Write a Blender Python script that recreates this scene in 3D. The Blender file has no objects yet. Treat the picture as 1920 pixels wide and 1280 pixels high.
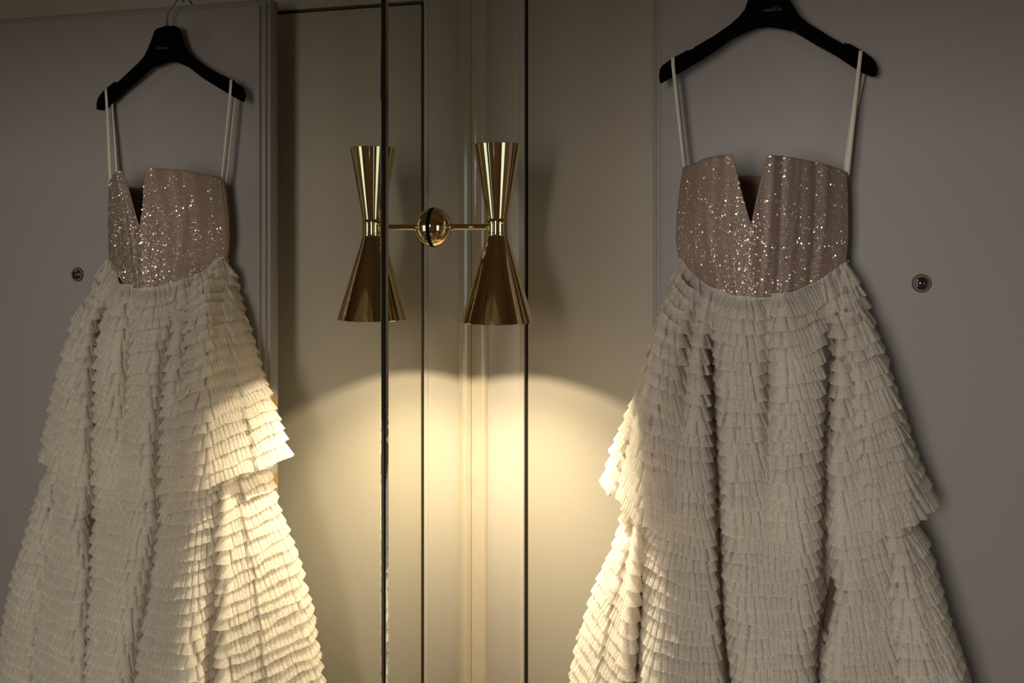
import bpy, bmesh, math, random
from mathutils import Vector, Matrix
random.seed(11)
S = bpy.context.scene
COL = S.collection
PI = math.pi

# ------------------------------------------------------------------ camera
F, YH, DCAM, PSI = 1600.0, 455.0, 1.85, math.radians(13.911)
CX, CH = 0.54756, 1.56
cam_d = bpy.data.cameras.new('camera')
cam = bpy.data.objects.new('camera', cam_d)
COL.objects.link(cam)
cam.location = (CX, -DCAM, CH)
cam.rotation_euler = (math.radians(90), 0, PSI)
cam_d.sensor_width = 36
cam_d.lens = 36 * F / 1920
cam_d.shift_y = -(640 - YH) / 1920
cam_d.clip_start = 0.02
S.camera = cam

# ------------------------------------------------------------------ light and exposure
S.view_settings.view_transform = 'Standard'
S.view_settings.look = 'None'
S.view_settings.gamma = 1
S.view_settings.use_curve_mapping = False
S.view_settings.exposure = 0.0
W = bpy.data.worlds.new('world')
S.world = W
W.use_nodes = True
W.node_tree.nodes['Background'].inputs[0].default_value = (0.5, 0.62, 0.7, 1)
W.node_tree.nodes['Background'].inputs[1].default_value = 0.15
cy = S.cycles
cy.max_bounces = 10
cy.diffuse_bounces = 5
cy.glossy_bounces = 6
cy.transmission_bounces = 6
cy.transparent_max_bounces = 12
cy.caustics_reflective = True
cy.blur_glossy = 0.3
cy.use_guiding = True
cy.use_surface_guiding = True
cy.sample_clamp_indirect = 0
cy.use_denoising = True

def area_light(name, loc, target, sx, sy, power, color, spread=180):
    l = bpy.data.lights.new(name, 'AREA')
    l.shape = 'RECTANGLE'
    l.size, l.size_y = sx, sy
    l.energy, l.color = power, color
    l.spread = math.radians(spread)
    o = bpy.data.objects.new(name, l)
    COL.objects.link(o)
    o.location = loc
    o.rotation_euler = (Vector(target) - Vector(loc)).to_track_quat('-Z', 'Y').to_euler()
    return o
# daylight from the low window in the rear wall and the tall one in the right wall, both behind the camera
area_light('window_daylight_rear', (-0.45, -3.90, 1.65), (0.75, -0.2, 0.75), 0.95, 1.5, 30, (1.0, 0.945, 0.89), 110)
area_light('window_daylight_right', (2.78, -2.85, 1.20), (0.8, -1.6, 0.9), 1.15, 1.9, 6.5, (0.78, 1.0, 1.0), 150)
LAMP, LAMP_CORE = 15.0, 40.0

# ------------------------------------------------------------------ helpers
def tag(o, label=None, cat=None, group=None, kind=None):
    if label: o['label'] = label
    if cat: o['category'] = cat
    if group: o['group'] = group
    if kind: o['kind'] = kind
    return o

def empty(name, loc=(0, 0, 0)):
    o = bpy.data.objects.new(name, None)
    o.empty_display_size = 0.05
    COL.objects.link(o)
    o.location = loc
    return o

def link(name, me, mat=None, parent=None, smooth=False):
    o = bpy.data.objects.new(name, me)
    COL.objects.link(o)
    if mat: me.materials.append(mat)
    if parent:
        o.parent = parent
        p, off = parent, Vector((0, 0, 0))
        while p:
            off += p.location
            p = p.parent
        me.transform(Matrix.Translation(-off))
    if smooth:
        me.polygons.foreach_set('use_smooth', [True] * len(me.polygons))
    return o

def from_bm(name, bm, mat=None, parent=None, smooth=False, auto=None):
    me = bpy.data.meshes.new(name)
    bmesh.ops.recalc_face_normals(bm, faces=bm.faces)
    bm.to_mesh(me)
    bm.free()
    o = link(name, me, mat, parent, smooth)
    if auto is not None:
        me.polygons.foreach_set('use_smooth', [True] * len(me.polygons))
        me.set_sharp_from_angle(angle=math.radians(auto))
    return o

def from_data(name, verts, faces, mat=None, parent=None, smooth=True):
    me = bpy.data.meshes.new(name)
    me.from_pydata(verts, [], faces)
    return link(name, me, mat, parent, smooth)

def add_box(bm, x0, x1, y0, y1, z0, z1, bevel=0, seg=2):
    vs = [bm.verts.new((x, y, z)) for x in (x0, x1) for y in (y0, y1) for z in (z0, z1)]
    fs = [bm.faces.new([vs[i] for i in q]) for q in
          ((0, 1, 3, 2), (4, 6, 7, 5), (0, 4, 5, 1), (2, 3, 7, 6), (0, 2, 6, 4), (1, 5, 7, 3))]
    bmesh.ops.recalc_face_normals(bm, faces=fs)
    if bevel:
        es = list({e for f in fs for e in f.edges})
        bmesh.ops.bevel(bm, geom=es, offset=bevel, segments=seg, profile=0.5, affect='EDGES')

def box(name, x0, x1, y0, y1, z0, z1, mat, parent=None, bevel=0, seg=2):
    bm = bmesh.new()
    add_box(bm, x0, x1, y0, y1, z0, z1, bevel, seg)
    return from_bm(name, bm, mat, parent, auto=40 if bevel else None)

def lathe(name, prof, mat, parent=None, seg=64, axis='z', at=(0, 0, 0), auto=35):
    """prof: list of (radius, height) turned about an axis through `at`."""
    vs, fs = [], []
    n = len(prof)
    for i in range(seg):
        a = 2 * PI * i / seg
        for r, h in prof:
            p = (r * math.cos(a), r * math.sin(a), h)
            if axis == 'x': p = (p[2], p[0], p[1])
            if axis == 'y': p = (p[0], p[2], p[1])
            vs.append((p[0] + at[0], p[1] + at[1], p[2] + at[2]))
    for i in range(seg):
        j = (i + 1) % seg
        for k in range(n - 1):
            fs.append((i * n + k, j * n + k, j * n + k + 1, i * n + k + 1))
    me = bpy.data.meshes.new(name)
    me.from_pydata(vs, [], fs)
    bm = bmesh.new(); bm.from_mesh(me)
    bmesh.ops.remove_doubles(bm, verts=bm.verts, dist=1e-6)
    bmesh.ops.recalc_face_normals(bm, faces=bm.faces)
    bm.to_mesh(me); bm.free()
    o = link(name, me, mat, parent)
    me.polygons.foreach_set('use_smooth', [True] * len(me.polygons))
    me.set_sharp_from_angle(angle=math.radians(auto))
    return o

def tube(name, pts, r, mat, parent=None, seg=12):
    vs, fs = [], []
    pts = [Vector(p) for p in pts]
    up = Vector((0.3, 1, 0.2)).normalized()
    for i, p in enumerate(pts):
        t = (pts[min(i + 1, len(pts) - 1)] - pts[max(i - 1, 0)]).normalized()
        u = (up - t * up.dot(t)).normalized()
        w = t.cross(u)
        up = u
        for k in range(seg):
            a = 2 * PI * k / seg
            vs.append(p + (u * math.cos(a) + w * math.sin(a)) * r)
    for i in range(len(pts) - 1):
        for k in range(seg):
            k2 = (k + 1) % seg
            fs.append((i * seg + k, i * seg + k2, (i + 1) * seg + k2, (i + 1) * seg + k))
    fs.append(tuple(range(seg)))
    fs.append(tuple((len(pts) - 1) * seg + k for k in range(seg)))
    return from_data(name, vs, fs, mat, parent)

FW = Vector((-math.sin(PSI), math.cos(PSI), 0))
RT = Vector((math.cos(PSI), math.sin(PSI), 0))
def at(u, v, d):
    """world point on the vertical plane y = -d, measured off the photograph"""
    r = FW + RT * ((u - 960) / F) + Vector((0, 0, (YH - v) / F))
    return Vector((CX, -DCAM, CH)) + r * ((DCAM - d) / r.y)

def lerp(a, b, t): return a + (b - a) * t
def interp(x, xs, ys):
    if x <= xs[0]: return ys[0]
    for i in range(len(xs) - 1):
        if x <= xs[i + 1]:
            return lerp(ys[i], ys[i + 1], (x - xs[i]) / (xs[i + 1] - xs[i]))
    return ys[-1]

# ------------------------------------------------------------------ materials
def new_mat(name):
    m = bpy.data.materials.new(name)
    m.use_nodes = True
    nt = m.node_tree
    return m, nt, nt.nodes['Principled BSDF']

def plain(name, col, rough=0.5, metal=0.0, spec=0.5, bump=0.0, scale=60, vary=0.0, coat=0.0):
    m, nt, b = new_mat(name)
    b.inputs['Base Color'].default_value = (*col, 1)
    b.inputs['Roughness'].default_value = rough
    b.inputs['Metallic'].default_value = metal
    b.inputs['Specular IOR Level'].default_value = spec
    b.inputs['Coat Weight'].default_value = coat
    b.inputs['Coat Roughness'].default_value = 0.1
    if bump or vary:
        tc = nt.nodes.new('ShaderNodeTexCoord')
        nz = nt.nodes.new('ShaderNodeTexNoise')
        nz.inputs['Scale'].default_value = scale
        nz.inputs['Detail'].default_value = 4
        nt.links.new(tc.outputs['Object'], nz.inputs['Vector'])
        if bump:
            bp = nt.nodes.new('ShaderNodeBump')
            bp.inputs['Strength'].default_value = bump
            bp.inputs['Distance'].default_value = 0.002
            nt.links.new(nz.outputs['Fac'], bp.inputs['Height'])
            nt.links.new(bp.outputs['Normal'], b.inputs['Normal'])
        if vary:
            mx = nt.nodes.new('ShaderNodeMix')
            mx.data_type = 'RGBA'
            mx.inputs[6].default_value = (*[c * (1 - vary) for c in col], 1)
            mx.inputs[7].default_value = (*[min(1, c * (1 + vary)) for c in col], 1)
            nt.links.new(nz.outputs['Fac'], mx.inputs[0])
            nt.links.new(mx.outputs[2], b.inputs['Base Color'])
    return m

M = {}
M['paint'] = plain('greige_paint', (0.42, 0.365, 0.28), 0.55, bump=0.05, scale=300, vary=0.02)
M['satin'] = plain('satin_greige_paint', (0.52, 0.455, 0.37), 0.30, bump=0.03, scale=200, vary=0.02)
M['bead'] = plain('lacquered_bead', (0.54, 0.45, 0.33), 0.16, spec=0.8, vary=0.05, scale=30, coat=0.8)
M['doorpaint'] = plain('door_paint', (0.255, 0.22, 0.20), 0.5, bump=0.04, scale=250, vary=0.02)
M['void'] = plain('dark_gap', (0.012, 0.009, 0.008), 0.9)
M['brass'] = plain('polished_brass', (0.87, 0.73, 0.44), 0.05, metal=1.0)
M['brass_in'] = plain('brass_shade_inside', (0.75, 0.58, 0.3), 0.35, metal=1.0)
M['shade_in'] = plain('shade_inside_enamel', (0.22, 0.19, 0.14), 0.7)
M['bronze'] = plain('dark_bronze', (0.22, 0.15, 0.09), 0.4, metal=1.0)
M['brass_edge'] = plain('satin_brass', (0.75, 0.50, 0.18), 0.3, metal=1.0)
M['chrome'] = plain('chrome', (0.75, 0.75, 0.72), 0.12, metal=1.0)
M['black_velvet'] = plain('black_velvet', (0.002, 0.002, 0.002), 0.95, spec=0.03, bump=0.1, scale=500)
M['print'] = plain('silver_print', (0.05, 0.042, 0.04), 0.5)
M['wood'] = plain('oak_floor', (0.16, 0.085, 0.045), 0.35, vary=0.2, scale=8)
M['ceiling'] = plain('ceiling_paint', (0.34, 0.265, 0.18), 0.8)
M['curtain'] = plain('brown_wall', (0.36, 0.25, 0.17), 0.8)
M['winframe'] = plain('dark_window_frame', (0.03, 0.02, 0.015), 0.4)
M['ivory_ribbon'] = plain('ivory_ribbon', (0.52, 0.46, 0.36), 0.45)
M['thread'] = plain('stitched_thread', (0.30, 0.27, 0.22), 0.6)
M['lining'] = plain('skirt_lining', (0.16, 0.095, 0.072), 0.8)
M['inside'] = plain('bodice_lining', (0.30, 0.20, 0.14), 0.8)
M['rubber'] = plain('black_rubber', (0.02, 0.02, 0.02), 0.6)
M['lens'] = plain('peephole_glass', (0.02, 0.015, 0.018), 0.05, coat=1.0)

def mirror_mat():
    m, nt, b = new_mat('mirror_silver')
    b.inputs['Base Color'].default_value = (0.90, 0.90, 0.86, 1)
    b.inputs['Metallic'].default_value = 1
    b.inputs['Roughness'].default_value = 0.0
    return m
M['mirror'] = mirror_mat()

def tulle_mat():
    m, nt, b = new_mat('pleated_ivory_tulle')
    out = nt.nodes['Material Output']
    nt.nodes.remove(b)
    tc = nt.nodes.new('ShaderNodeTexCoord')
    nz = nt.nodes.new('ShaderNodeTexNoise')
    nz.inputs['Scale'].default_value = 9
    nt.links.new(tc.outputs['Object'], nz.inputs['Vector'])
    mx = nt.nodes.new('ShaderNodeMix'); mx.data_type = 'RGBA'
    mx.inputs[6].default_value = (0.76, 0.68, 0.575, 1)
    mx.inputs[7].default_value = (0.86, 0.79, 0.685, 1)
    nt.links.new(nz.outputs['Fac'], mx.inputs[0])
    d = nt.nodes.new('ShaderNodeBsdfDiffuse')
    t = nt.nodes.new('ShaderNodeBsdfTranslucent')
    tr = nt.nodes.new('ShaderNodeBsdfTransparent')
    a = nt.nodes.new('ShaderNodeMixShader'); a.inputs[0].default_value = 0.45
    c = nt.nodes.new('ShaderNodeMixShader')
    mp = nt.nodes.new('ShaderNodeMapping'); mp.inputs['Scale'].default_value = (420, 420, 9)
    n2 = nt.nodes.new('ShaderNodeTexNoise'); n2.inputs['Scale'].default_value = 1; n2.inputs['Detail'].default_value = 2
    nt.links.new(tc.outputs['Object'], mp.inputs[0]); nt.links.new(mp.outputs[0], n2.inputs['Vector'])
    mr = nt.nodes.new('ShaderNodeMapRange')
    mr.inputs[1].default_value, mr.inputs[2].default_value = 0.35, 0.65
    mr.inputs[3].default_value, mr.inputs[4].default_value = 0.16, 0.40
    nt.links.new(n2.outputs['Fac'], mr.inputs[0])
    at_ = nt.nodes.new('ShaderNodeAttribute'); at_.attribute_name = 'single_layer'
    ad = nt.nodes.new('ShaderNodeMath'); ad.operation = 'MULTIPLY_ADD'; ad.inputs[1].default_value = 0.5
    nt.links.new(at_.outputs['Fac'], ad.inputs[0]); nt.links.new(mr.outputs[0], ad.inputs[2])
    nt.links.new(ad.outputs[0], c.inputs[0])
    nt.links.new(mx.outputs[2], d.inputs[0]); nt.links.new(mx.outputs[2], t.inputs[0])
    nt.links.new(d.outputs[0], a.inputs[1]); nt.links.new(t.outputs[0], a.inputs[2])
    nt.links.new(a.outputs[0], c.inputs[1]); nt.links.new(tr.outputs[0], c.inputs[2])
    nt.links.new(c.outputs[0], out.inputs['Surface'])
    return m
M['tulle'] = tulle_mat()

def bodice_mat():
    m, nt, b = new_mat('blush_beaded_tulle')
    tc = nt.nodes.new('ShaderNodeTexCoord')
    nz = nt.nodes.new('ShaderNodeTexNoise')
    nz.inputs['Scale'].default_value = 22
    nz.inputs['Detail'].default_value = 6
    mp = nt.nodes.new('ShaderNodeMapping')
    mp.inputs['Scale'].default_value = (1, 1, 0.25)
    nt.links.new(tc.outputs['Object'], mp.inputs[0])
    nt.links.new(mp.outputs[0], nz.inputs['Vector'])
    mx = nt.nodes.new('ShaderNodeMix'); mx.data_type = 'RGBA'
    mx.inputs[6].default_value = (0.175, 0.115, 0.088, 1)
    mx.inputs[7].default_value = (0.29, 0.205, 0.158, 1)
    nt.links.new(nz.outputs['Fac'], mx.inputs[0])
    nt.links.new(mx.outputs[2], b.inputs['Base Color'])
    b.inputs['Roughness'].default_value = 0.6
    n2 = nt.nodes.new('ShaderNodeTexNoise'); n2.inputs['Scale'].default_value = 260
    nt.links.new(tc.outputs['Object'], n2.inputs['Vector'])
    bp = nt.nodes.new('ShaderNodeBump'); bp.inputs['Strength'].default_value = 0.5; bp.inputs['Distance'].default_value = 0.002
    nt.links.new(n2.outputs['Fac'], bp.inputs['Height'])
    nt.links.new(bp.outputs[0], b.inputs['Normal'])
    return m
M['bodice'] = bodice_mat()
M['sequin'] = plain('clear_sequins', (0.74, 0.63, 0.54), 0.27, metal=0.85)

def bulb_mat():
    m, nt, b = new_mat('lit_bulb')
    b.inputs['Base Color'].default_value = (1, 0.9, 0.7, 1)
    b.inputs['Emission Color'].default_value = (1.0, 0.78, 0.45, 1)
    b.inputs['Emission Strength'].default_value = 60
    return m
M['bulb'] = bulb_mat()

# ------------------------------------------------------------------ the setting
RX, RY, RZ = 2.7, -3.7, 2.62
def struct(o): return tag(o, kind='structure')
struct(box('floor', -1.95, RX + .1, RY - .1, 0.4, -0.1, 0.0, M['wood']))
struct(box('ceiling', -1.95, RX + .1, RY - .1, 0.4, RZ, RZ + .1, M['ceiling']))
GX0, GX1, GTOP = 0.1176, 0.1258, 2.1160      # dark gap round the flush closet door in the back wall
# back wall: above and right of the flush door, with a dark recess behind the gap
bm = bmesh.new()
add_box(bm, GX0, RX + .1, 0.0, 0.03, GTOP, RZ)
add_box(bm, 1.055, RX + .1, 0.0, 0.03, 0.0, GTOP)
add_box(bm, -0.1, RX + .1, 0.03, 0.13, 0.0, RZ)
struct(from_bm('wall_back', bm, M['paint']))
struct(box('door_1', GX1, 1.048, 0.0, 0.022, 0.004, GTOP - 0.009, M['paint'], bevel=0.0012))
struct(box('trim_5', GX0 + .0005, 1.0545, 0.0225, 0.0298, 0.004, GTOP - .0005, M['void']))
# unseen soffit with dropped front header, added to keep window light off the wall tops
bm = bmesh.new()
add_box(bm, 0.0, RX, -1.25, -0.0005, 2.24, RZ)
add_box(bm, 0.0, RX, -1.36, -1.25, 1.955, RZ)
struct(from_bm('added_soffit_baffle', bm, M['ceiling']))
# painted stile left of the gap with a rounded lip
struct(box('trim_1', 0.030, GX0, -0.0015, 0.0299, 0.0, 2.239, M['satin'], bevel=0.0012))
struct(box('trim_2', GX0 - 0.0105, GX0 + 0.0005, -0.0042, 0.0298, 0.0, 2.239, M['satin'], bevel=0.003, seg=4))
# rounded corner bead where mirror and wall meet
prof = []
for i in range(25):
    a = PI / 2 * i / 24
    prof.append((0.0004 + 0.0335 * math.sin(a), -0.029 * math.cos(a) * 0.62))
prof = [(0.0004, 0.0)] + prof + [(0.0345, 0.0)]
bm = bmesh.new()
lo = [bm.verts.new((x, y, 0.0)) for x, y in prof]
hi = [bm.verts.new((x, y, 2.239)) for x, y in prof]
for i in range(len(prof) - 1):
    bm.faces.new((lo[i], lo[i + 1], hi[i + 1], hi[i]))
struct(from_bm('trim_3', bm, M['bead'], auto=50))
# left wall behind the mirrors; past its end the room widens to the left
bm = bmesh.new()
add_box(bm, -0.12, -0.012, -1.78, 0.13, 0, RZ)
struct(from_bm('wall_left', bm, M['curtain']))
struct(box('wall_left_return', -1.95, -0.12, -1.78, -1.66, 0, RZ, M['curtain']))
struct(box('wall_far_left', -1.95, -1.83, RY, -1.78, 0, RZ, M['curtain']))
bm = bmesh.new()
add_box(bm, RX, RX + .12, -2.25, 0.13, 0, RZ)
add_box(bm, RX, RX + .12, -3.45, -2.25, 0, 0.20)
add_box(bm, RX, RX + .12, -3.45, -2.25, 2.25, RZ)
add_box(bm, RX, RX + .12, RY, -3.45, 0, RZ)
struct(from_bm('wall_right', bm, M['curtain']))
bm = bmesh.new()
add_box(bm, -1.95, -0.95, RY - .12, RY, 0, RZ)
add_box(bm, 0.05, RX + .12, RY - .12, RY, 0, RZ)
add_box(bm, -0.95, 0.05, RY - .12, RY, 0, 0.85)
add_box(bm, -0.95, 0.05, RY - .12, RY, 2.40, RZ)
struct(from_bm('wall_rear', bm, M['curtain']))
def window(name, axis, c, a0, a1, z0, z1, n):
    bm = bmesh.new()
    def bar(p0, p1, t, q0, q1):
        if axis == 'x': add_box(bm, c - t, c + t, p0, p1, q0, q1)
        else: add_box(bm, p0, p1, c - t, c + t, q0, q1)
    for y in (a0, a1): bar(y - .02, y + .02, .02, z0, z1)
    for z in (z0, z1): bar(a0, a1, .02, z - .02, z + .02)
    for i in range(1, n): bar(lerp(a0, a1, i / n) - .018, lerp(a0, a1, i / n) + .018, .015, z0, z1)
    struct(from_bm(name, bm, M['winframe']))
window('window_1', 'y', RY - .06, -0.95, 0.05, 0.85, 2.40, 2)
window('window_2', 'x', RX + .05, -3.45, -2.25, 0.20, 2.25, 2)

# ------------------------------------------------------------------ mirrors
def mirror_panel(y0, y1, b0, b1, label):
    """a bevelled sheet on the left wall, face at x = 0, from y0 (near) to y1 (far)"""
    b = 0.012
    e0, e1 = (-.0028 if b0 else 0), (-.0028 if b1 else 0)
    z0, z1 = 0.08, 2.235
    vs = [(e0, y0, z0), (e1, y1, z0), (e1, y1, z1), (e0, y0, z1),
          (0, y0 + b0, z0 + b), (0, y1 - b1, z0 + b), (0, y1 - b1, z1 - b), (0, y0 + b0, z1 - b),
          (-0.0115, y0, z0), (-0.0115, y1, z0), (-0.0115, y1, z1), (-0.0115, y0, z1)]
    fs = [(4, 5, 6, 7), (0, 1, 5, 4), (1, 2, 6, 5), (2, 3, 7, 6), (3, 0, 4, 7),
          (8, 9, 1, 0), (9, 10, 2, 1), (10, 11, 3, 2), (11, 8, 0, 3), (11, 10, 9, 8)]
    m = from_data('mirror_panel', vs, fs, M['mirror'], None, smooth=False)
    tag(m, label, 'mirror', 'mirrored wall panels')
mirror_panel(-0.5095, -0.0005, .005, 0, 'mirror panel with slim edges that carries the brass wall lamp, next to the corner strip')
mirror_panel(-1.76, -0.5265, .012, .012, 'wide mirror panel showing the reflected dress, left of the dark joint')
struct(box('trim_4', -0.0118, -0.0050, -0.5264, -0.5096, 0.08, 2.235, M['void']))

# ------------------------------------------------------------------ room door that carries the dress
DF, DL, DB = 0.186, 0.166, 0.132            # face panel, lip and back of the door, distances from the back wall
DX0, DX1, DTOP = 0.4140, 1.375, 2.094
door = empty('room_door', (DX0, -DB, 0))
tag(door, 'tall greige room door standing open in front of the flush wall door', 'door')
bm = bmesh.new()
add_box(bm, DX0, DX1, -DL, -DB, 0.008, DTOP, 0.002)
from_bm('door_slab', bm, M['doorpaint'], door, auto=40)
bm = bmesh.new()
add_box(bm, DX0 + .0065, DX1 - .0065, -DL - .010, -DL + .002, 0.02, DTOP - .007, 0.003, 3)
from_bm('moulded_step', bm, M['doorpaint'], door, auto=40)
bm = bmesh.new()
add_box(bm, DX0 + .0155, DX1 - .0155, -DF, -DL - .008, 0.03, DTOP - .017, 0.0022, 3)
from_bm('face_panel', bm, M['doorpaint'], door, auto=40)
# peephole
pc = at(1728, 531, DF)
ph = lathe('peephole', [(0.0155, 0.0), (0.0165, -0.0015), (0.0150, -0.0035), (0.0120, -0.0036), (0.0115, -0.0015), (0.0108, -0.0015)],
           M['bronze'], door, 32, 'y', (pc.x, -DF, pc.z))
tag(ph, 'dark bronze ring of the peephole')
lathe('peephole_lens', [(0.0112, -0.0012), (0.0105, -0.0030), (0.0075, -0.0024), (0.0060, -0.0042), (0.003, -0.0052), (0.0, -0.0054)],
      M['lens'], ph, 32, 'y', (pc.x, -DF, pc.z))
# lock plates and latch bolts in the door edge facing the mirror
yc = -(DL + DB) / 2
def plate(z0, z1, round_top):
    bm = bmesh.new()
    w = 0.0098
    pts = [(-w, z0), (w, z0)]
    if round_top:
        pts += [(w * math.cos(PI * i / 12), z1 - w + w * math.sin(PI * i / 12)) for i in range(13)]
    else:
        pts += [(w, z1), (-w, z1)]
    a = [bm.verts.new((DX0 - .0012, yc + p[0], p[1])) for p in pts]
    b = [bm.verts.new((DX0 + .0005, yc + p[0], p[1])) for p in pts]
    bm.faces.new(a)
    for i in range(len(pts)):
        j = (i + 1) % len(pts)
        bm.faces.new((a[i], a[j], b[j], b[i]))
    return from_bm('lock_plate', bm, M['brass_edge'], door)
def zm(v): return CH + (YH - v) * 1.983 / F
up = plate(zm(800), zm(726), True)
tag(up, 'upper brass lock plate with a rounded top')
dn = plate(zm(945), zm(866), False)
tag(dn, 'lower square brass lock plate')
for v in (748, 788): lathe('screw', [(0.0028, -0.0004), (0.0022, 0.0006), (0.0, 0.0008)], M['brass_edge'], up, 12, 'x', (DX0 - .0014, yc, zm(v)))
lathe('screw', [(0.0028, -0.0004), (0.0022, 0.0006), (0.0, 0.0008)], M['brass_edge'], dn, 12, 'x', (DX0 - .0014, yc, zm(888)))
box('keyhole', DX0 - .0016, DX0, yc - .003, yc + .003, zm(770), zm(758), M['void'], up)
for v in (928, 941):
    box('latch_bolt', DX0 - .013, DX0, yc - .006, yc + .006, zm(v + 4.5), zm(v - 4), M['chrome'], dn, bevel=0.0015)
for z in (0.25, 1.05, 1.85):
    lathe('hinge', [(0.0, -.05), (0.007, -.05), (0.007, .05), (0.0, .05)], M['brass_edge'], door, 16, 'z', (DX1 + .004, -DB - .006, z))

# ------------------------------------------------------------------ brass wall lamp
SY = -0.271
SX, SZ = at(932.5, 427, .271).x, at(807, 426, .271).z
lamp = empty('wall_lamp', (0, SY, SZ))
tag(lamp, 'polished brass wall lamp with hourglass double cone shade, fixed to the mirror', 'lamp')
R = 0.0385
prof = [(0.0, R * 0.93)] + [(R * math.sin(PI / 2 * i / 16), R * .93 * math.cos(PI / 2 * i / 16)) for i in range(1, 16)] + [(R, 0.0035), (R - .001, 0.0035), (R - .001, 0.0)]
dome = lathe('dome', prof, M['brass'], lamp, 64, 'x', (0.0004, SY, SZ), auto=60)
lathe('base_ring', [(R + .0003, 0.0), (R + .0003, 0.0036)], M['void'], dome, 48, 'x', (0.0004, SY, SZ))
lathe('arm', [(0.0, 0.030), (0.0056, 0.030), (0.0056, SX - .018), (0.0, SX - .018)], M['brass'], lamp, 32, 'x', (0, SY, SZ + .0005))
lathe('arm_collar', [(0.0056, 0.034), (0.0075, 0.035), (0.0075, 0.039), (0.0056, 0.040)], M['brass'], lamp, 32, 'x', (0, SY, SZ + .0005))
zt, zb = at(932, 271.5, .271).z, at(934, 603, .271).z
zn1, zn0 = at(932, 411, .271).z, at(932, 442.5, .271).z
lathe('collar', [(0.0, zn0), (0.0212, zn0), (0.0216, zn0 + .001), (0.0216, zn0 + .0055), (0.0209, zn0 + .0065),
                 (0.0209, zn1 - .0085), (0.0216, zn1 - .0075), (0.0216, zn1 - .001), (0.0212, zn1), (0.0, zn1)],
      M['brass'], lamp, 64, 'z', (SX, SY, 0), auto=25)
lathe('upper_shade', [(0.0, zn1 - .0005), (0.0200, zn1 - .0005), (0.0205, zn1 + .001), (0.0456, zt - .0006), (0.0453, zt), (0.0447, zt), (0.0195, zn1 + .004), (0.0, zn1 + .004)],
      M['brass'], lamp, 128, 'z', (SX, SY, 0), auto=6)
ls = lathe('lower_shade', [(0.0205, zn0 + .0005), (0.0208, zn0 - .001), (0.0700, zb + .0008), (0.0698, zb), (0.0690, zb)],
      M['brass'], lamp, 128, 'z', (SX, SY, 0), auto=6)
lathe('shade_lining', [(0.0690, zb), (0.0198, zn0 - .001), (0.0, zn0 - .001)], M['shade_in'], ls, 64, 'z', (SX, SY, 0))
lathe('socket', [(0.0, zn0), (0.013, zn0), (0.013, zb + .095), (0.010, zb + .091), (0.0, zb + .091)], M['chrome'], lamp, 24, 'z', (SX, SY, 0))
BZ, BR = zb + .0645, 0.0100
prof = [(BR * math.sin(PI * i / 20), BZ - BR * math.cos(PI * i / 20)) for i in range(0, 17)] + [(0.006, zb + .077), (0.006, zb + .092), (0.0, zb + .092)]
bl = lathe('bulb', prof, M['bulb'], lamp, 32, 'z', (SX, SY, 0))
# a reflector bulb: wide spill cut off by the shade's rim, and a tighter core
for name, watts, size in (('lamp_spill', LAMP, 152), ('lamp_core', LAMP_CORE, 98)):
    spot = bpy.data.lights.new(name, 'SPOT')
    spot.energy, spot.color = watts, (1.0, 0.88, 0.63)
    spot.spot_size, spot.spot_blend = math.radians(size), 1.0
    spot.shadow_soft_size = 0.0038
    so = bpy.data.objects.new(name, spot)
    COL.objects.link(so)
    so.location = (SX, SY, zb + .0505)
tag(bl, 'glowing warm bulb inside the lower shade')

# ------------------------------------------------------------------ hanger
def smooth_poly(pts, n=3):
    """corner-cutting of an open polyline"""
    for _ in range(n):
        o = [pts[0]]
        for p, q in zip(pts, pts[1:]):
            o += [tuple(lerp(x, y, .25) for x, y in zip(p, q)), tuple(lerp(x, y, .75) for x, y in zip(p, q))]
        pts = o + [pts[-1]]
    return pts
def hd(u): return lerp(0.243, 0.214, (u - 1238) / 405)     # the hanger hangs slightly turned
HN = at(1440, 60, .229)
hanger = empty('dress_hanger', (HN.x, HN.y, 2.0))
tag(hanger, 'black velvet dress hanger with notched shoulders, hooked over the top of the door', 'hanger')
top = [(1237, 154), (1236, 143), (1237, 131), (1243, 123), (1262, 110), (1288, 95.5), (1291, 95.5), (1292, 98), (1296, 98.5), (1300, 92), (1303, 89),
       (1340, 68), (1372, 50), (1388, 36), (1396, 20), (1403, 0), (1409, -22), (1416, -26), (1440, -28), (1464, -26), (1471, -22), (1479, 0), (1486, 20), (1496, 35), (1512, 48),
       (1548, 66), (1581, 84), (1584, 86.5), (1588, 83), (1592, 83), (1622, 101), (1634, 109), (1641, 118), (1644.5, 130), (1643.5, 142)]
bot = [(1240, 155), (1252, 148), (1290, 126), (1335, 99), (1372, 72), (1395, 57), (1418, 48), (1442, 45), (1468, 49), (1490, 58), (1530, 82), (1570, 104), (1600, 124), (1622, 137), (1636, 143)]
def hz(u, v): p = at(u, v, hd(u)); return p
bm = bmesh.new()
pts = [hz(u, v) for u, v in top] + [hz(u, v) for u, v in reversed(bot)]
th = 0.0085
fr = [bm.verts.new((p.x, p.y - th, p.z)) for p in pts]
bk = [bm.verts.new((p.x, p.y + th, p.z)) for p in pts]
ff = [bm.faces.new(fr), bm.faces.new(list(reversed(bk)))]
for i in range(len(pts)):
    j = (i + 1) % len(pts)
    bm.faces.new((fr[i], bk[i], bk[j], fr[j]))
rim = [e for f in ff for e in f.edges]
bmesh.ops.bevel(bm, geom=rim, offset=0.0035, segments=3, profile=0.6, affect='EDGES')
from_bm('hanger_body', bm, M['black_velvet'], hanger, auto=50)
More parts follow.
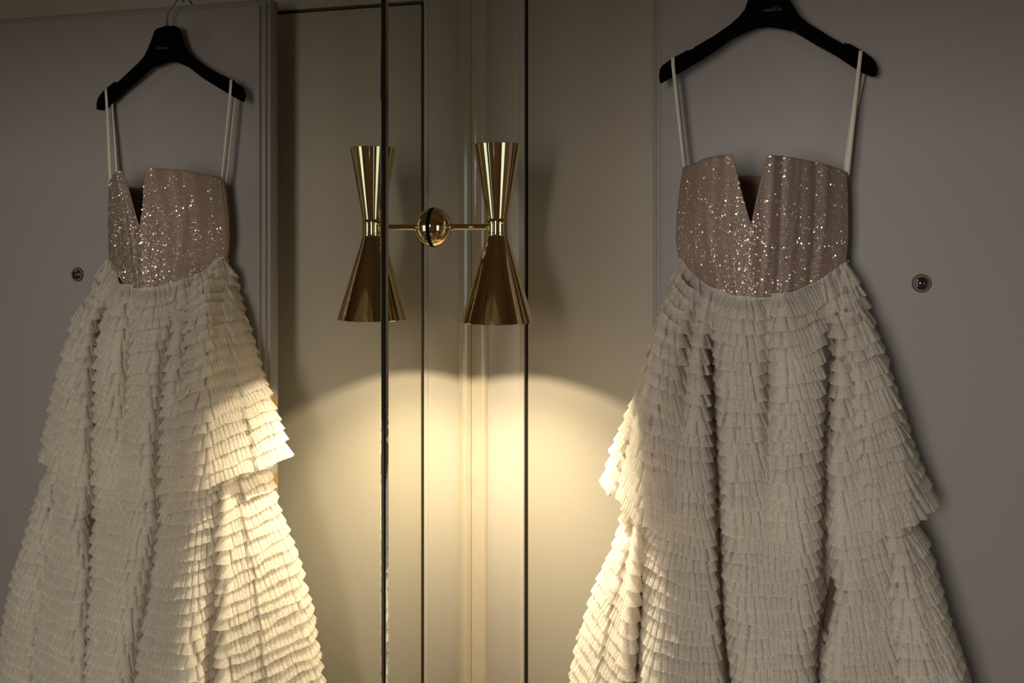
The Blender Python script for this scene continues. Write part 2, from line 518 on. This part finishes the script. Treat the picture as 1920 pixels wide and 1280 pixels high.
# hook: collar on the neck, wire rising and bending back over the door
nk = at(1440, -28, .229)
lathe('hook_collar', [(0.0, -.002), (0.0042, -.002), (0.0042, .004), (0.0026, .006), (0.0026, .011), (0.0, .011)], M['chrome'], hanger, 20, 'z', (nk.x, nk.y, nk.z))
tz = DTOP
hk = [(nk.x, nk.y, nk.z + .006), (nk.x, nk.y, nk.z + .022), (nk.x - .004, nk.y + .002, nk.z + .034), (nk.x - .014, nk.y + .010, nk.z + .052),
      (nk.x - .018, nk.y + .018, nk.z + .075), (nk.x - .016, -.196, 2.088), (nk.x - .014, -.188, 2.103), (nk.x - .010, -.172, 2.108), (nk.x - .004, -.150, 2.105), (nk.x + .002, -.126, 2.098), (nk.x + .004, -.120, 2.082), (nk.x + .004, -.122, 2.066)]
tube('hook_wire', smooth_poly(hk, 3), 0.0016, M['chrome'], hanger, 10)
# faint lettering across the neck
def letters(name, body, size, p, mat, parent, rot=(PI / 2, 0, 0)):
    c = bpy.data.curves.new(name, 'FONT')
    c.body, c.size, c.align_x, c.align_y, c.extrude = body, size, 'CENTER', 'CENTER', 0.0001
    o = bpy.data.objects.new(name, c)
    COL.objects.link(o)
    dg = bpy.context.evaluated_depsgraph_get()
    me = bpy.data.meshes.new_from_object(o.evaluated_get(dg))
    bpy.data.objects.remove(o)
    me.materials.clear()
    from mathutils import Euler
    me.transform(Matrix.Translation(p) @ Euler(rot).to_matrix().to_4x4())
    return link(name, me, mat, parent)
q = at(1437, 18.5, hd(1437) + th + .0003)
letters('lettering', 'annwsuld.la', 0.0112, q, M['print'], hanger, (PI / 2, math.radians(-1.5), 0))
q = at(1420, 27, hd(1437) + th + .0003)
letters('lettering', 'o ve', 0.0065, q, M['print'], hanger)

# ------------------------------------------------------------------ the dress
DC = at(1430, 455, .30)
dress = empty('wedding_dress', (DC.x, DC.y, 1.3))
tag(dress, 'strapless wedding dress with blush sequinned bodice and tiers of ivory tulle ruffles', 'dress')

# bodice -----------------------------------------------------------
UC = 1408.0
def UL(v): return interp(v, [290, 312, 350, 400, 450, 487, 560], [1285, 1282, 1276, 1270, 1268, 1274, 1290])
def UR(v): return interp(v, [290, 322, 400, 450, 487, 560], [1589, 1588, 1590.5, 1590, 1587, 1578])
def vtop(q): return interp(q, [-1, -.864, -.70, -.5, -.344, -.285, -.268, 0, .155, .168, .21, .35, .5, .8, .93, 1],
                           [314, 308, 297, 291.5, 289, 291, 296, 421, 297, 292, 290.5, 292.5, 297, 309, 317, 324])
def vbot_u(u): return interp(u, [1262, 1277, 1290, 1310, 1340, 1370, 1410, 1450, 1490, 1530, 1560, 1590, 1605],
                             [478, 487, 504, 524, 544, 555, 560.5, 557.5, 547, 529, 511, 488, 478])
def dcen(v): return interp(v, [285, 300, 340, 423, 500, 565], [.400, .396, .383, .360, .352, .350])
def bodice_pt(q, v, out=0.0):
    if q >= 0:
        u = UC + q * (UR(v) - UC); dsd = .246; p = 1.35
    else:
        u = UC + q * (UC - UL(v)); dsd = .257; p = 1.7
    d = dsd + (dcen(v) - dsd) * (1 - abs(q) ** p)
    # soft vertical gathers that fan out from the waist
    k = (565 - v) / 270
    d += .0022 * math.sin(q * 34 + 1.2 + k * 1.2 * (1 if q < 0 else -.6)) * (.35 + .65 * k) * (1 - abs(q) ** 6)
    d -= .003 * math.exp(-((q - .27 - .06 * k) / .03) ** 2) + .003 * math.exp(-((q - .62 - .05 * k) / .03) ** 2)
    for qb, qt in ((-.46, -.70), (-.22, -.38), (.13, .24), (.40, .50), (.70, .80)):
        d += .0026 * math.exp(-((q - lerp(qb, qt, k)) / .028) ** 2)
    return at(u, v, d + out)
def vbot(q):
    v = 520
    for _ in range(6):
        u = UC + q * ((UR(v) - UC) if q >= 0 else (UC - UL(v)))
        v = vbot_u(u)
    return v
qs = sorted(set([round(-1 + i * 2 / 150, 4) for i in range(151)] + [-.285, -.268, 0.0, .155, .168]))
NR = 44
verts, faces = [], []
for q in qs:
    a, b = vtop(q), vbot(q)
    for j in range(NR):
        verts.append(bodice_pt(q, lerp(a, b, j / (NR - 1))))
for i in range(len(qs) - 1):
    for j in range(NR - 1):
        faces.append((i * NR + j, i * NR + j + 1, (i + 1) * NR + j + 1, (i + 1) * NR + j))
bod = from_data('bodice', verts, faces, M['bodice'], dress)
sm = bod.modifiers.new('cloth', 'SOLIDIFY'); sm.thickness = 0.0025; sm.offset = 0
tag(bod, 'blush pink sequinned bodice with a deep notched neckline')
# back of the bodice, lower than the front
verts, faces = [], []
nb = 40
for i in range(nb + 1):
    t = i / nb
    for j in range(12):
        u0 = lerp(1283, 1587, t)
        v = lerp(lerp(322, 326, t) - 0 * t + 6 * math.sin(PI * t), 520, j / 11)
        d = lerp(.258, .247, t) - .056 * math.sin(PI * t) ** .35
        uu = lerp(UL(v) + 1, UR(v) - 1, t)
        verts.append(at(uu, v, d))
for i in range(nb):
    for j in range(11):
        faces.append((i * 12 + j, i * 12 + j + 1, (i + 1) * 12 + j + 1, (i + 1) * 12 + j))
bb = from_data('bodice_back', verts, faces, M['inside'], dress)
sm = bb.modifiers.new('cloth', 'SOLIDIFY'); sm.thickness = 0.002
# piping along the pointed waist
tube('waist_piping', [bodice_pt(q, vbot(q) + .5, .0018) for q in qs[::2]], 0.0017, M['ivory_ribbon'], dress, 8)
# sequins and beads
verts, faces = [], []
rng = random.Random(5)
def disc(c, n, r, sides):
    t = n.cross(Vector((0.31, 0.2, 0.9))).normalized()
    w = n.cross(t)
    b = len(verts)
    a0 = rng.random() * 6
    for k in range(sides):
        a = a0 + 2 * PI * k / sides
        verts.append(c + (t * math.cos(a) + w * math.sin(a)) * r)
    faces.append(tuple(range(b, b + sides)))
cnt = 0
while cnt < 12000:
    q = rng.uniform(-.995, .995)
    a, b = vtop(q), vbot(q)
    v = rng.uniform(a + 1.5, b - 1.0)
    k = (v - 300) / 260
    cl = .5 + .5 * math.sin(q * 9 + v * .045) * math.sin(q * 17 - v * .03 + 2)
    if rng.random() > (.30 + .5 * cl ** 1.5 + .3 * max(0, k) ** 2): continue
    p = bodice_pt(q, v, .0022)
    e = .01
    px = bodice_pt(q + e, v, .0022) - p
    pz = bodice_pt(q, v + 2, .0022) - p
    n = px.cross(pz).normalized()
    if n.y > 0: n = -n
    n = (n + Vector((rng.gauss(0, .62), rng.gauss(0, .3), rng.gauss(0, .7)))).normalized()
    big = rng.random()
    disc(p, n, rng.uniform(.0006, .0011) if big < .72 else rng.uniform(.0011, .0018), 6)
    cnt += 1
sq = from_data('sequins', verts, faces, M['sequin'], bod, smooth=False)
tag(sq, 'clear sequins and beads scattered over the bodice', kind='stuff')

# straps: flat ribbon loops from the bodice sides over the hanger notches
def ribbon(name, path, widths, mat, parent, wdir=Vector((1, 0, 0))):
    verts, faces = [], []
    for p, w in zip(path, widths):
        verts += [Vector(p) - wdir * w / 2, Vector(p) + wdir * w / 2]
    for i in range(len(path) - 1):
        faces.append((2 * i, 2 * i + 1, 2 * i + 3, 2 * i + 2))
    o = from_data(name, verts, faces, mat, parent)
    m = o.modifiers.new('cloth', 'SOLIDIFY'); m.thickness = .0008; m.offset = 0
    return o
def strap(u0, v0, u1, v1, ub, vb, w0, w1, dside, dbk):
    """front strand from the bodice up to the hanger, over it and down behind"""
    f = [at(lerp(u0, u1, t), lerp(v0, v1, t), lerp(dside, hd(u1) + .0105, min(1, t * 1.02))) for t in [i / 14 for i in range(15)]]
    tp = at(u1, v1 - 15, hd(u1))
    th2 = .0105
    over = [tp + Vector((0, -th2, -.002)), tp + Vector((0, -th2 * .6, .0015)), tp + Vector((0, th2 * .6, .0015)), tp + Vector((0, th2, -.002))]
    bkp = [at(lerp(u1 + 2, ub, t), lerp(v1 - 6, vb, t), lerp(hd(u1) - .0105, dbk, t)) for t in [i / 14 for i in range(15)]]
    path = f + over + bkp
    n = len(path)
    ws = [lerp(w0, w1, min(1, i / 14)) for i in range(n)]
    return ribbon('strap', path, ws, M['ivory_ribbon'], dress)
strap(1282.5, 318, 1262, 124, 1287, 326, .0034, .0062, .2545, .235)
rs = strap(1588, 328, 1612, 112, 1583, 330, .0088, .0062, .243, .222)
# little printed marks on the rear strand of the right strap
for k in range(7):
    p = at(1617.5 - k * 1.5, 155 + k * 4.2, .2035)
    box('stitched_mark', p.x - .0026, p.x + .0026, p.y - .0005, p.y, p.z - .0005, p.z + .0008, M['thread'], rs)
ribbon('strap_tag', [at(lerp(1620, 1607, t), lerp(132, 198, t), .2030) for t in (0, .25, .5, .75, 1)], [.0062] * 5, M['ivory_ribbon'], rs)

# skirt -----------------------------------------------------------
def ux(u, d): return at(u, 455, d).x
def tab(z, *zs): return interp(-z, [-a for a, _ in zs], [b for _, b in zs])
def valley(u, dm, w, depth, base=None):
    b = .45 * w
    return [(u - w, dm), (u - b, dm - depth * .75), (u, dm - depth), (u + b, dm - depth * .75), (u + w, dm)]
def upper_section(z):
    T = lambda *a: tab(z, *a)
    L = T((1.53, 1277), (1.516, 1276), (1.417, 1243), (1.319, 1212), (1.22, 1172), (1.137, 1141), (1.08, 1120))
    R = T((1.53, 1588), (1.516, 1593), (1.417, 1631), (1.319, 1664), (1.22, 1698), (1.137, 1744), (1.08, 1765))
    c1u = T((1.53, 1292), (1.502, 1278), (1.43, 1240), (1.341, 1220), (1.252, 1208), (1.135, 1204))
    c1d = T((1.53, .281), (1.502, .318), (1.43, .368), (1.341, .392), (1.252, .402), (1.135, .404))
    v1u = T((1.53, 1338), (1.43, 1335), (1.25, 1345), (1.1, 1350))
    v1d = T((1.53, .326), (1.46, .354), (1.43, .368), (1.3, .380), (1.1, .383))
    cd = T((1.53, .352), (1.46, .356), (1.4, .366), (1.25, .372), (1.1, .379))
    v2u = T((1.53, 1545), (1.43, 1553), (1.25, 1547), (1.1, 1545))
    v2d = T((1.53, .281), (1.49, .292), (1.46, .318), (1.4, .344), (1.25, .355), (1.1, .360))
    c2u = T((1.53, 1573), (1.5, 1586), (1.43, 1618), (1.34, 1648), (1.25, 1678), (1.13, 1704))
    c2d = T((1.53, .259), (1.5, .275), (1.43, .310), (1.34, .320), (1.25, .325), (1.13, .330))
    fd = T((1.53, 0), (1.50, .06), (1.43, 1), (1.1, 1))           # the folds open below the waist
    s0 = T((1.48, .35), (1.42, 1), (1.36, 1), (1.29, .35), (1.22, .1), (1.1, .05))
    a0 = T((1.5, .4), (1.44, 1), (1.36, .9), (1.31, .2), (1.27, 0))
    pts = [(L + 34, .205), (L + 12, .225), (L, .262), (lerp(L, c1u, .5), lerp(.268, c1d, .52)), (c1u - 2, c1d - .008), (c1u + 8, c1d)]
    um = lerp(c1u, v1u, .52)
    dm = lerp(c1d, v1d, .52)
    kw = T((1.53, .33), (1.43, .93), (1.38, 1))
    pts += valley(um, dm, 18 * kw, .032 * a0)
    pts += valley(v1u, v1d, 24 * kw, .085 * fd)
    pts += [(lerp(v1u, 1440, .5), cd + .004)]
    pts += valley(1440, cd, 24, .044 * s0 + .003)
    pts += [(1497, cd * .5 + v2d * .5 + .008)]
    pts += valley(v2u, v2d, 24 * kw, .080 * fd)
    pts += valley(lerp(v2u, c2u, .52), lerp(v2d, c2d, .4), 12 * kw, .012 * a0 + .002)
    st = T((1.3, 0), (1.2, 1), (1.0, 1))
    pts += [(c2u - 4, c2d), (c2u + 6, c2d - .004), (c2u + 7, c2d - .012 - .022 * st), (lerp(c2u, R, .6), lerp(c2d - .012 * st, .27, .55)), (R, .252), (R - 8, .222), (R - 30, .205)]
    return pts
def lower_section(z):
    T = lambda *a: tab(z, *a)
    L = T((1.18, 1200), (1.092, 1186), (1.038, 1171), (.925, 1125), (.826, 1097), (.758, 1085), (.35, 1010))
    R = T((1.18, 1668), (1.10, 1700), (1.08, 1718), (.96, 1757), (.87, 1792), (.80, 1809), (.35, 1905))
    p1u = T((1.18, 1222), (1.109, 1214), (.832, 1192), (.35, 1150))
    p1d = T((1.18, .335), (1.109, .352), (.832, .392), (.35, .42))
    c1u = T((1.18, 1262), (1.109, 1250), (1.0, 1241), (.832, 1216), (.35, 1185))
    c1d = T((1.18, .362), (1.109, .374), (1.0, .385), (.832, .432), (.35, .46))
    v1u = T((1.18, 1348), (1.09, 1350), (.97, 1357), (.88, 1368), (.83, 1375), (.35, 1395))
    v1d = T((1.18, .36), (1.09, .374), (.97, .388), (.83, .408), (.35, .44))
    cd = T((1.18, .358), (1.1, .373), (.97, .392), (.83, .412), (.35, .44))
    v2u = T((1.18, 1546), (1.1, 1546), (1.03, 1552), (.97, 1538), (.83, 1528), (.35, 1515))
    v2d = T((1.18, .34), (1.1, .352), (.97, .368), (.83, .388), (.35, .42))
    v2w = T((1.12, 24), (1.06, 32), (1.0, 30), (.95, 24), (.8, 23))
    p2u = T((1.18, 1650), (1.09, 1664), (.97, 1673), (.83, 1690), (.35, 1725))
    p2d = T((1.18, .32), (1.09, .336), (.97, .348), (.83, .362), (.35, .39))
    rd = T((1.18, .29), (1.05, .325), (.9, .342), (.35, .36))
    pts = [(L + 40, .205), (L + 14, .225), (L, .262), (lerp(L, p1u, .45), lerp(.275, p1d, .60))]
    pts += valley(p1u, p1d, T((1.18, 5), (1.09, 12), (.9, 18)), T((1.18, .02), (1.09, .045), (.9, .06)))
    pts += [(c1u - 6, c1d - .006), (c1u + 8, c1d), (lerp(c1u, v1u, .5), lerp(c1d, v1d, .5) + .003)]
    pts += valley(v1u, v1d, 23, .085)
    pts += [(lerp(v1u, v2u, .25), cd + .003), (lerp(v1u, v2u, .5), cd - .002), (lerp(v1u, v2u, .78), lerp(cd, v2d, .5) + .004)]
    pts += valley(v2u, v2d, v2w, .085)
    pts += [(lerp(v2u, p2u, .5), lerp(v2d, p2d, .5) + .006)]
    pts += valley(p2u, p2d, 11, .022)
    pts += [(lerp(p2u, R, .55), lerp(p2d, rd, .6) + .010), (R - 6, rd - .01), (R, rd - .045), (R - 8, .245), (R - 40, .205)]
    return pts
STEP = 0.0011
def resample(pts):
    """(u, d) control points -> evenly spaced, lightly rounded points in plan (x, depth)"""
    P = [(ux(u, d), d) for u, d in pts]
    out = []
    acc = 0.0
    fine = []
    for a, b in zip(P, P[1:]):
        n = max(2, int(math.hypot(b[0] - a[0], b[1] - a[1]) / .0011))
        for i in range(n):
            fine.append((lerp(a[0], b[0], i / n), lerp(a[1], b[1], i / n)))
    fine.append(P[-1])
    for _ in range(14):
        fine = [fine[0]] + [((a[0] + 2 * b[0] + c[0]) / 4, (a[1] + 2 * b[1] + c[1]) / 4) for a, b, c in zip(fine, fine[1:], fine[2:])] + [fine[-1]]
    out = [fine[0]]
    for p in fine[1:]:
        if math.hypot(p[0] - out[-1][0], p[1] - out[-1][1]) >= STEP: out.append(p)
    return out
WZ = 1.528
def waist_drop(f):
    """f in -1..1 across the skirt, 1 at the point of the waist"""
    u = 1434 + 160 * f
    return max(0.0, vbot_u(u) - 487) / 73.5
PITCH, RH = 0.0232, 0.0345
def hash_noise(i, j): return math.sin(i * 12.9898 + j * 78.233) * 43758.5453 % 1.0
def ruffle_row(zs, section, drop, seed, parent, hem=False, gather=0.0):
    """one pleated frill sewn on at its top edge"""
    r = random.Random(seed)
    base = resample(section(zs))
    n = len(base)
    xl, xr = min(p[0] for p in base), max(p[0] for p in base)
    # smoothed outward normals
    nrm = []
    for i in range(n):
        a, b = base[max(0, i - 5)], base[min(n - 1, i + 5)]
        tx, td = b[0] - a[0], b[1] - a[1]
        l = math.hypot(tx, td) or 1
        nrm.append((-td / l, tx / l))
    ph, lam, amp = r.random() * 6, .012, 1.0
    PR = [(.0042, .0036, .35), (.0, .0004, .22), (-.009, .0064, .6), (-.022, .0150, .95), (-RH, .0225, 1.2)]
    if hem: PR = [(a * 1.12 if a < 0 else a, b * 1.1, c) for a, b, c in PR]
    verts, faces, single = [], [], []
    w1, w2, w3 = r.random() * 6, r.random() * 6, r.random() * 6
    zj = lj = 0.0
    for i, (x, d) in enumerate(base):
        s = i * STEP
        ph += 2 * PI * STEP / lam
        if ph > 2 * PI:
            ph -= 2 * PI
            lam = r.uniform(.0062, .0108)
            amp = r.uniform(.55, 1.35)
            zj = r.gauss(0, .0005)
            lj = r.gauss(0, .0006)
        f = (x - (xl + xr) / 2) / ((xr - xl) / 2)
        drop_z = drop * waist_drop(max(-1, min(1, f)))
        wob = .0030 * math.sin(s * 23 + w1) + .0018 * math.sin(s * 61 + w2) + .0008 * math.sin(s * 140 + w3)
        ndx, ndd = nrm[i]
        tx, td = ndd, -ndx
        g = .35 + .65 * max(0.0, ndd) if .12 * n < i < .88 * n else 1.0
        for k, (dz, off, pa) in enumerate(PR):
            o = off * g + pa * amp * (.0017 - .0062 * math.exp(-((ph - PI) / .8) ** 2)) * (1 + gather) + (lj if k == 4 else lj * .5 if k == 3 else 0)
            sh = pa * .0018 * math.sin(ph) + pa * (.0022 * math.sin(s * 37 + w3) + .0012 * math.sin(s * 88 + w1))
            X, Dp = x + ndx * o + tx * sh, max(.191, d + ndd * o + td * sh)
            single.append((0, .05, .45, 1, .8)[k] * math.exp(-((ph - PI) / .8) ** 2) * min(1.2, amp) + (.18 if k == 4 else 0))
            verts.append((X, -Dp, zs - drop_z + dz + wob + (zj if k == 4 else 0) + (.0012 * math.cos(ph) if k == 4 else 0)))
    m = len(PR)
    for i in range(n - 1):
        for k in range(m - 1):
            faces.append((i * m + k, i * m + k + 1, (i + 1) * m + k + 1, (i + 1) * m + k))
    o = from_data('ruffle', verts, faces, M['tulle'], parent)
    o.data.attributes.new('single_layer', 'FLOAT', 'POINT').data.foreach_set('value', single)
    return o
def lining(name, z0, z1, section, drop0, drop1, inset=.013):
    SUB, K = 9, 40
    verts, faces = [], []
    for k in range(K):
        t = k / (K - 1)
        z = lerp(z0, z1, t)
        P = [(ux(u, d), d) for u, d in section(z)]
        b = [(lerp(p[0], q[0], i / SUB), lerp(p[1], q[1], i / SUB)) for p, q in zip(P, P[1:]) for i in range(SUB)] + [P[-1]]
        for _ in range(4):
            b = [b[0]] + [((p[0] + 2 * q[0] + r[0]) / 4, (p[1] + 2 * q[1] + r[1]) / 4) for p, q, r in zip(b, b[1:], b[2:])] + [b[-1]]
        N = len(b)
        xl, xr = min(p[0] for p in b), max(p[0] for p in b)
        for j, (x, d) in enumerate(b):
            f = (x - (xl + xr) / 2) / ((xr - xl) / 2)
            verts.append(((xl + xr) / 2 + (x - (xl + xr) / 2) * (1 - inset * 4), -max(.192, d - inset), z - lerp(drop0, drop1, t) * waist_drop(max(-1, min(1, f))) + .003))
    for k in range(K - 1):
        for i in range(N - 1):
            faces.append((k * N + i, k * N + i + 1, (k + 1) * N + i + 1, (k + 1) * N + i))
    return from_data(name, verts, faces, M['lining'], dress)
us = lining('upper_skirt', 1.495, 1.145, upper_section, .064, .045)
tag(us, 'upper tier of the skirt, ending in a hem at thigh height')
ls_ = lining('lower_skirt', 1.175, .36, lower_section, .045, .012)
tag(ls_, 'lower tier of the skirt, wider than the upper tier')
nu = 17
for k in range(nu):
    z = 1.527 - k * PITCH
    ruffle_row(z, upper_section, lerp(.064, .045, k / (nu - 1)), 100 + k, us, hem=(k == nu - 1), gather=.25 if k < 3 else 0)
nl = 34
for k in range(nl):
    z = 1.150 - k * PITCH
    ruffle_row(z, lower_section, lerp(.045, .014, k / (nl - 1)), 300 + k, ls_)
